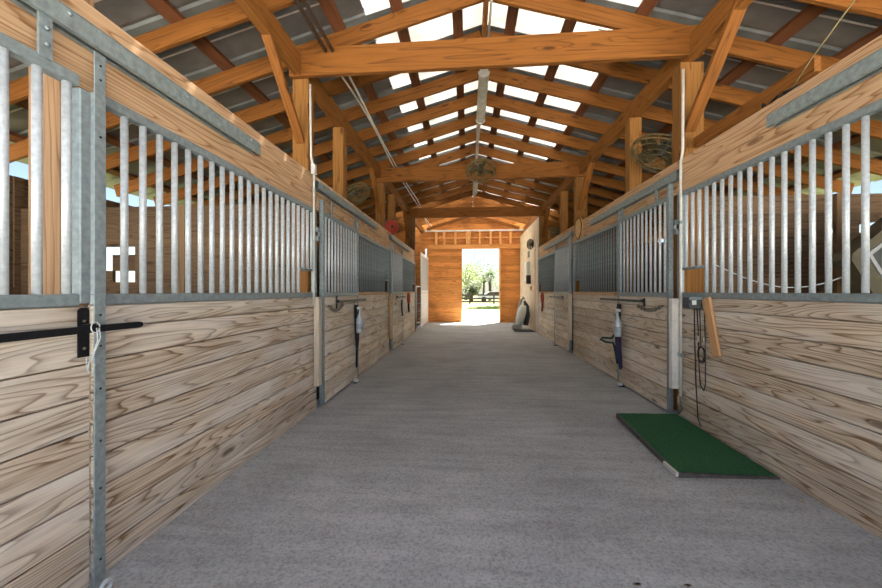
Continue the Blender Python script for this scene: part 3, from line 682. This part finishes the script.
# green ramp tray
t = thing('green_mat', 'dark green carpeted low platform on the floor by the right post', 'platform', (1.75, 3.2, 0))
bm = bmesh.new()
c = [(1.45, 3.72, .055), (2.04, 3.76, .05), (2.07, 2.60, .010), (1.40, 2.575, .032)]
top = [bm.verts.new(v) for v in c]; bot = [bm.verts.new((v[0], v[1], max(0, v[2]-.045))) for v in c]
bm.faces.new(top); bm.faces.new(bot[::-1])
for i in range(4): bm.faces.new((top[i], bot[i], bot[(i+1)%4], top[(i+1)%4]))
fin('tray', bm, GREENE, t)
bm = bmesh.new(); N = 14; g = []
for i in range(N+1):
    row = []
    for j in range(N+1):
        u, v = .012+.976*i/N, .008+.984*j/N
        p = (Vector(c[3]).lerp(Vector(c[2]), u)).lerp(Vector(c[0]).lerp(Vector(c[1]), u), v); row.append(bm.verts.new((p.x, p.y, p.z+.003+.0025*random.random())))
    g.append(row)
for i in range(N):
    for j in range(N): f = bm.faces.new((g[i][j], g[i+1][j], g[i+1][j+1], g[i][j+1])); f.smooth = True
fin('green_carpet', bm, GREEN, t)
boxo('white_corner_strip', (1.392, 1.408, 2.575, 2.74, .006, .036), WHT, t)
# pale bits on the floor
for i, (x, y, l) in enumerate(((1.98, 2.33, 'small pale leaf on the floor by the right wall'), (.72, 1.62, 'small brown leaf on the near floor, left of two'), (.93, 1.63, 'small brown leaf on the near floor, right of two'))):
    bm = bmesh.new(); rot = random.random()*3
    V = [bm.verts.new((x+math.cos(q+rot)*r*(.015), y+math.sin(q+rot)*r*.015*.6, .004+.004*(k % 2))) for k, (q, r) in enumerate(((0, 1.2), (.7, .8), (1.6, .7), (2.5, .9), (3.14, 1.3), (3.9, .8), (4.7, .6), (5.5, .9)))]
    bm.faces.new(V); bmesh.ops.solidify(bm, geom=list(bm.faces), thickness=.002); tags(fin('fallen_leaf', bm, plain('dry_leaf%d' % i, [(.7, .55, .3), (.42, .25, .09), (.34, .22, .09)][i], .8)), l, 'leaf')
# shiny clip near the foot of the near left strap
bm = bmesh.new(); tube(bm, [(-1.50, 1.425+.022*math.cos(q), .025+.02*math.sin(q)) for q in [2*math.pi*k/14 for k in range(14)]], .008, 8, True)
tags(fin('snap_ring', bm, BARM), 'shiny snap ring at the foot of the near left strap', 'ring')

# things on far doors
for s, x, y, m, l in ((-1, -1.575, 9.75, RED, 'dark red halter on the third left stall front'), (1, 2.05, 10.35, RED, 'red halter with dark tail on the third right stall front')):
    t = thing('halter', l, 'halter', (x, y, 1.0)); bm = bmesh.new()
    tube(bm, [(x, y+.10*math.cos(q), 1.07+.13*math.sin(q)) for q in [2*math.pi*k/14 for k in range(14)]], .028, 6, True); fin('strap_loop', bm, m, t)
    bm = bmesh.new(); tube(bm, [(x, y, .95), (x, y-.02, .82), (x, y+.05, .70)], .025, 6); fin('strap_tail', bm, m if s > 0 else BLK, t)
bm = bmesh.new(); tube(bm, [(-1.53, 8.45, 1.05), (-1.53, 8.45, .85), (-1.50, 8.40, .72), (-1.49, 8.33, .70)], .02, 6); tags(fin('hook', bm, DARKP), 'dark hook hanging on the third left stall door', 'hook')
# feed tub posts behind the feeder openings are the mid posts; rope inside right stall
pts = []
for i in range(21):
    u = i/20; pts.append((2.25+1.35*u, 3.55-.35*u, 1.50-.30*math.sin(math.pi*min(1, u*1.1))*.9+.12*u))
tags(tubeo('sagging_rope', pts, .005, TWINE), 'thin pale rope sagging across inside the near right stall', 'rope')
# tilted case hanging in the right stall
t = thing('equipment_case', 'olive tilted case with pale frame and white lettering in the near right stall', 'case', (3.55, 3.25, .9))
C0 = Vector((3.42, 3.15, 1.50)); U = Vector((1, .15, .72)).normalized(); W = Vector((.62, .1, -.95)).normalized(); W = (W - U*W.dot(U)).normalized(); Nn = U.cross(W).normalized()
if Nn.y > 0: Nn = -Nn
P0 = Vector((3.02, 3.15, 1.53))
bm = bmesh.new(); ext(bm, [(.0, .04), (.04, 0), (.9, 0), (.94, .04), (.94, .7), (.9, .74), (.04, .74), (0, .7)], P0, U, W, -Nn*.14); fin('shell', bm, OLIVE, t)
bm = bmesh.new(); ext(bm, [(.16, .10), (.86, .10), (.86, .66), (.16, .66)], P0+Nn*.004, U, W, -Nn*.01); fin('face', bm, SLATE, t)
bm = bmesh.new()
for a in ([(.13, .07), (.89, .07), (.89, .10), (.13, .10)], [(.13, .10), (.16, .10), (.16, .69), (.13, .69)], [(.16, .66), (.89, .66), (.89, .69), (.16, .69)]): ext(bm, a, P0+Nn*.012, U, W, -Nn*.012)
fin('pale_frame', bm, MESHM, t)
bm = bmesh.new(); LU = Vector((1, .05, .1)).normalized(); LV = Vector((0, 0, 1)); LP = P0 + U*.38 + W*.22 + Nn*.02
def stroke(a, b, w=.012):
    A = LP+LU*a[0]+LV*a[1]; B = LP+LU*b[0]+LV*b[1]; tube(bm, [A, B], w*.7, 4)
for a, b in (((0, 0), (.0, .09)), ((0, .09), (.03, .03)), ((.03, .03), (.06, .09)), ((.06, .09), (.06, 0)), ((.09, 0), (.12, .09)), ((.12, .09), (.15, 0)), ((.10, .03), (.14, .03))): stroke(a, b)
fin('lettering', bm, WHT, t)

# cable hanging from the roof onto the right header
pts = [(2.30, 2.0, 3.25), (2.2, 2.2, 2.95), (2.12, 2.45, 2.68), (2.11, 2.55, 2.58), (2.10, 2.68, 2.56)]
t = thing('hanging_wire', 'thin wire dropping from the roof onto the right header', 'wire', (2.1, 2.6, 2.55))
tubeo('wire', pts, .004, BRZ, t); bm = bmesh.new()
tube(bm, [(2.10+.015*math.sin(i*1.9), 2.50+.03*i+.02*math.cos(i*2.3), 2.565+.012*math.sin(i*2.9)) for i in range(11)], .009, 6); fin('tangle', bm, BLK, t)

# upright vacuum and dark mat by the plywood wall
t = thing('upright_vacuum', 'pale grey upright machine leaning at the far right by the plywood wall', 'vacuum cleaner', (1.85, 12.3, 0))
bm = bmesh.new(); ext(bm, [(-.17, 0), (.15, 0), (.17, .05), (.12, .13), (-.12, .13)], (1.60, 12.2, .03), (1, 0, 0), (0, 0, 1), (0, .28, 0)); fin('floor_head', bm, MESHM, t)
bm = bmesh.new(); tube(bm, [(1.68, 12.35, .12), (1.74, 12.37, .35), (1.80, 12.4, .6), (1.85, 12.42, .78)], [.10, .14, .15, .10], 10); fin('body', bm, GREY, t)
bm = bmesh.new(); tube(bm, [(1.60, 12.45, .15), (1.68, 12.45, .55), (1.76, 12.46, .92), (1.84, 12.48, 1.05), (1.90, 12.48, .98)], [.05, .055, .05, .04, .03], 8); fin('handle', bm, MESHM, t)
bm = bmesh.new(); tube(bm, [(1.93, 12.45, .12), (1.97, 12.45, .45), (1.96, 12.46, .75), (1.88, 12.46, .93)], [.09, .10, .08, .04], 8); fin('bag', bm, DARKP, t)
tags(boxo('rubber_mat', (1.44, 2.05, 11.4, 12.0, .002, .02), BLK, None, .004), 'black rubber mat on the floor in front of the pale machine', 'mat')

# ---------------- outside beyond the doorway ----------------
DRIVE = plain('pale_driveway', (.24, .235, .215), .9, 0, .12, 2.)
GRASS = plain('sunlit_grass', (.10, .105, .035), .95, 0, .35, 1.2)
tags(boxo('ground_drive', (-3.5, 5.5, END+.1, 25, -.12, -.02), DRIVE), kind='structure')
tags(boxo('ground_grass', (-60, 60, END-2, 120, -.3, -.06), GRASS), kind='structure')
tags(boxo('ground_front', (-30, 30, -30, -1.2, -.12, -.02), plain('pale_apron', (.55, .54, .51), .9, 0, .1, 2.)), kind='structure')  # unseen ground, made extra pale to bounce sunlight into the barn
for s in (-1, 1):
    a, b = sorted((XC+s*5.65, XC+s*40)); tags(boxo('ground_side', (a, b, -1.2, END-2, -.12, -.05), GRASS), kind='structure')
FENCE = plain('dark_fence_wood', (.06, .05, .045), .8, 0, .3, 10.)
t = thing('rail_fence', 'dark board rail fence across the grass beyond the doorway', 'fence', (0, 37, -.06))
for i in range(8):
    x = -7+2.4*i; boxo('fence_post', (x-.07, x+.07, 36.95, 37.09, -.06, 1.1), FENCE, t)
for z in (.12, .45, .80): boxo('fence_rail', (-8, 11, 36.9, 36.95, z, z+.15), FENCE, t)
# parked car behind fence
t = thing('car', 'pale parked car behind the fence beyond the doorway', 'car', (3.2, 46, -.06))
bm = bmesh.new()
side = [(-2.1, .3), (-2.05, .75), (-1.3, .88), (-.7, 1.28), (.7, 1.30), (1.35, .95), (2.05, .85), (2.15, .35)]
ext(bm, side, (3.3, 45.2, -.06), (1, 0, 0), (0, 0, 1), (0, 1.7, 0)); fin('car_body', bm, plain('car_paint', (.55, .58, .62), .3, .1, .03), t)
bm = bmesh.new(); ext(bm, [(-1.15, .9), (-.65, 1.22), (.65, 1.24), (1.15, .93)], (3.3, 45.18, -.06), (1, 0, 0), (0, 0, 1), (0, .02, 0)); fin('side_window', bm, plain('car_glass', (.03, .04, .05), .1), t)
for dx in (-1.35, 1.35):
    bm = bmesh.new(); lathe(bm, [(.32, 0), (.32, .2)], (3.3+dx, 45.12, .26), (0, 1, 0), 18); fin('wheel', bm, BLK, t)
def leafmat(name, c):
    m, n, l, b = nodes(name); g = n.new('ShaderNodeNewGeometry'); r = ramp(n, [(0, tuple(v*.5 for v in c)), (1, tuple(min(1, v*1.5) for v in c))])
    l.new(g.outputs['Random Per Island'], r.inputs[0]); l.new(r.outputs[0], b.inputs['Base Color']); b.inputs['Roughness'].default_value = .6
    tr = n.new('ShaderNodeBsdfTranslucent'); l.new(r.outputs[0], tr.inputs[0]); mx = n.new('ShaderNodeMixShader'); mx.inputs[0].default_value = .4
    l.new(b.outputs[0], mx.inputs[1]); l.new(tr.outputs[0], mx.inputs[2]); l.new(mx.outputs[0], n['Material Output'].inputs[0]); return m
LV = [leafmat('bright_leaf', (.17, .23, .04)), leafmat('deep_leaf', (.05, .085, .025)), leafmat('grey_leaf', (.12, .15, .07))]
BARK = plain('bark', (.10, .075, .05), .9, 0, .3, 5.)
def tree(x, y, h, w, mat, label, n=2600, leaf=.28):
    t = thing('leafy_tree', label, 'tree', (x, y, -.06), 'trees beyond the doorway')
    bm = bmesh.new(); tube(bm, [(x, y, -.06), (x+.1, y, h*.35), (x-.1, y, h*.7)], [.22, .16, .06], 8)
    for k in range(5):
        a = k*1.3; tube(bm, [(x+.05, y, h*.35), (x+math.cos(a)*w*.3, y+math.sin(a)*w*.3, h*.65)], [.09, .03], 6)
    fin('trunk', bm, BARK, t)
    bm = bmesh.new(); blobs = [(random.uniform(-.6, .6)*w/2, random.uniform(-.5, .5)*w/2, random.uniform(.28, .82)*h, random.uniform(.28, .5)*w/2) for _ in range(14)]
    for i in range(n):
        b = random.choice(blobs); v = Vector((random.gauss(0, 1), random.gauss(0, 1), random.gauss(0, 1))).normalized()*b[3]*random.uniform(.6, 1.05)
        c = Vector((x+b[0], y+b[1], b[2]))+v; a1 = Vector((random.gauss(0, 1), random.gauss(0, 1), random.gauss(0, 1))).normalized(); a2 = a1.orthogonal().normalized(); L = leaf*random.uniform(.6, 1.2)
        bm.faces.new([bm.verts.new(q) for q in (c-a1*L*.5, c+a2*L*.22, c+a1*L*.5, c-a2*L*.22)])
    fin('crown', bm, mat, t)
for a in ((-3.2, 50, 7.4, 6.5, 0, 'bright green tree at the left beyond the fence'), (-.3, 57, 6.4, 6., 0, 'yellow-green tree just left of the palm beyond the fence'), (7.8, 58, 7.4, 6, 1, 'darker tree right of the palm beyond the fence'),
          (2.6, 62, 7.2, 8, 2, 'grey-green tree behind the palm'), (9.5, 60, 8, 7, 0, 'bright tree farthest right beyond the fence'), (-7, 58, 8, 7, 1, 'dark tree farthest left beyond the fence'), (6.3, 50, 3.0, 3.0, 0, 'low bright bush between palm and right tree'), (.5, 50, 2.8, 3.0, 2, 'low grey-green bush left of the palm')):
    tree(a[0], a[1], a[2], a[3], LV[a[4]], a[5])
t = thing('palm_tree', 'dark palm with drooping fronds beyond the doorway', 'palm', (3.1, 52, -.06))
bm = bmesh.new(); tube(bm, [(3.1, 52, -.06), (3.12, 52, 1.5), (3.08, 52, 3.6)], [.25, .2, .22], 10); fin('trunk', bm, BARK, t)
for k in range(26):
    a = k*2.399; el = .9 - 1.5*(k/26); bm = bmesh.new(); L = 2.3; P = []
    for i in range(7):
        u = i/6; r = L*u*math.cos(el*(1-.4*u)); P.append(Vector((3.08+math.cos(a)*r, 52+math.sin(a)*r, 3.7+L*u*math.sin(el)-1.0*u*u)))
    sd = Vector((-math.sin(a), math.cos(a), 0))
    for i in range(6):
        for q in (-1, 1):
            for w in range(3):
                b0 = P[i].lerp(P[i+1], w/3); b1 = P[i].lerp(P[i+1], (w+.6)/3); tip = b0+sd*q*.55*(1-.6*i/6)+(P[i+1]-P[i])*.8+Vector((0, 0, -.15))
                bm.faces.new([bm.verts.new(z) for z in (b0, b1, tip)])
    fin('frond', bm, LV[1], t)
for i, (x, y, w) in enumerate(((1.6, 27.5, 1.6), (2.9, 28.2, 1.2))):  # dark clumps put in for the shadow patch on the lawn
    bm = bmesh.new()
    for _ in range(500):
        px, py = x+random.gauss(0, w/2.4), y+random.gauss(0, .35); hh = random.uniform(.05, .22); dx = random.uniform(-.05, .05)
        bm.faces.new([bm.verts.new(q) for q in ((px-.02, py, -.06), (px+.02, py, -.06), (px+dx, py, hh))])
    tags(fin('grass_tuft', bm, LV[1]), ['low dark plants in the lawn beyond the doorway, left clump', 'low dark plants in the lawn beyond the doorway, right clump'][i], 'plants', kind='stuff')
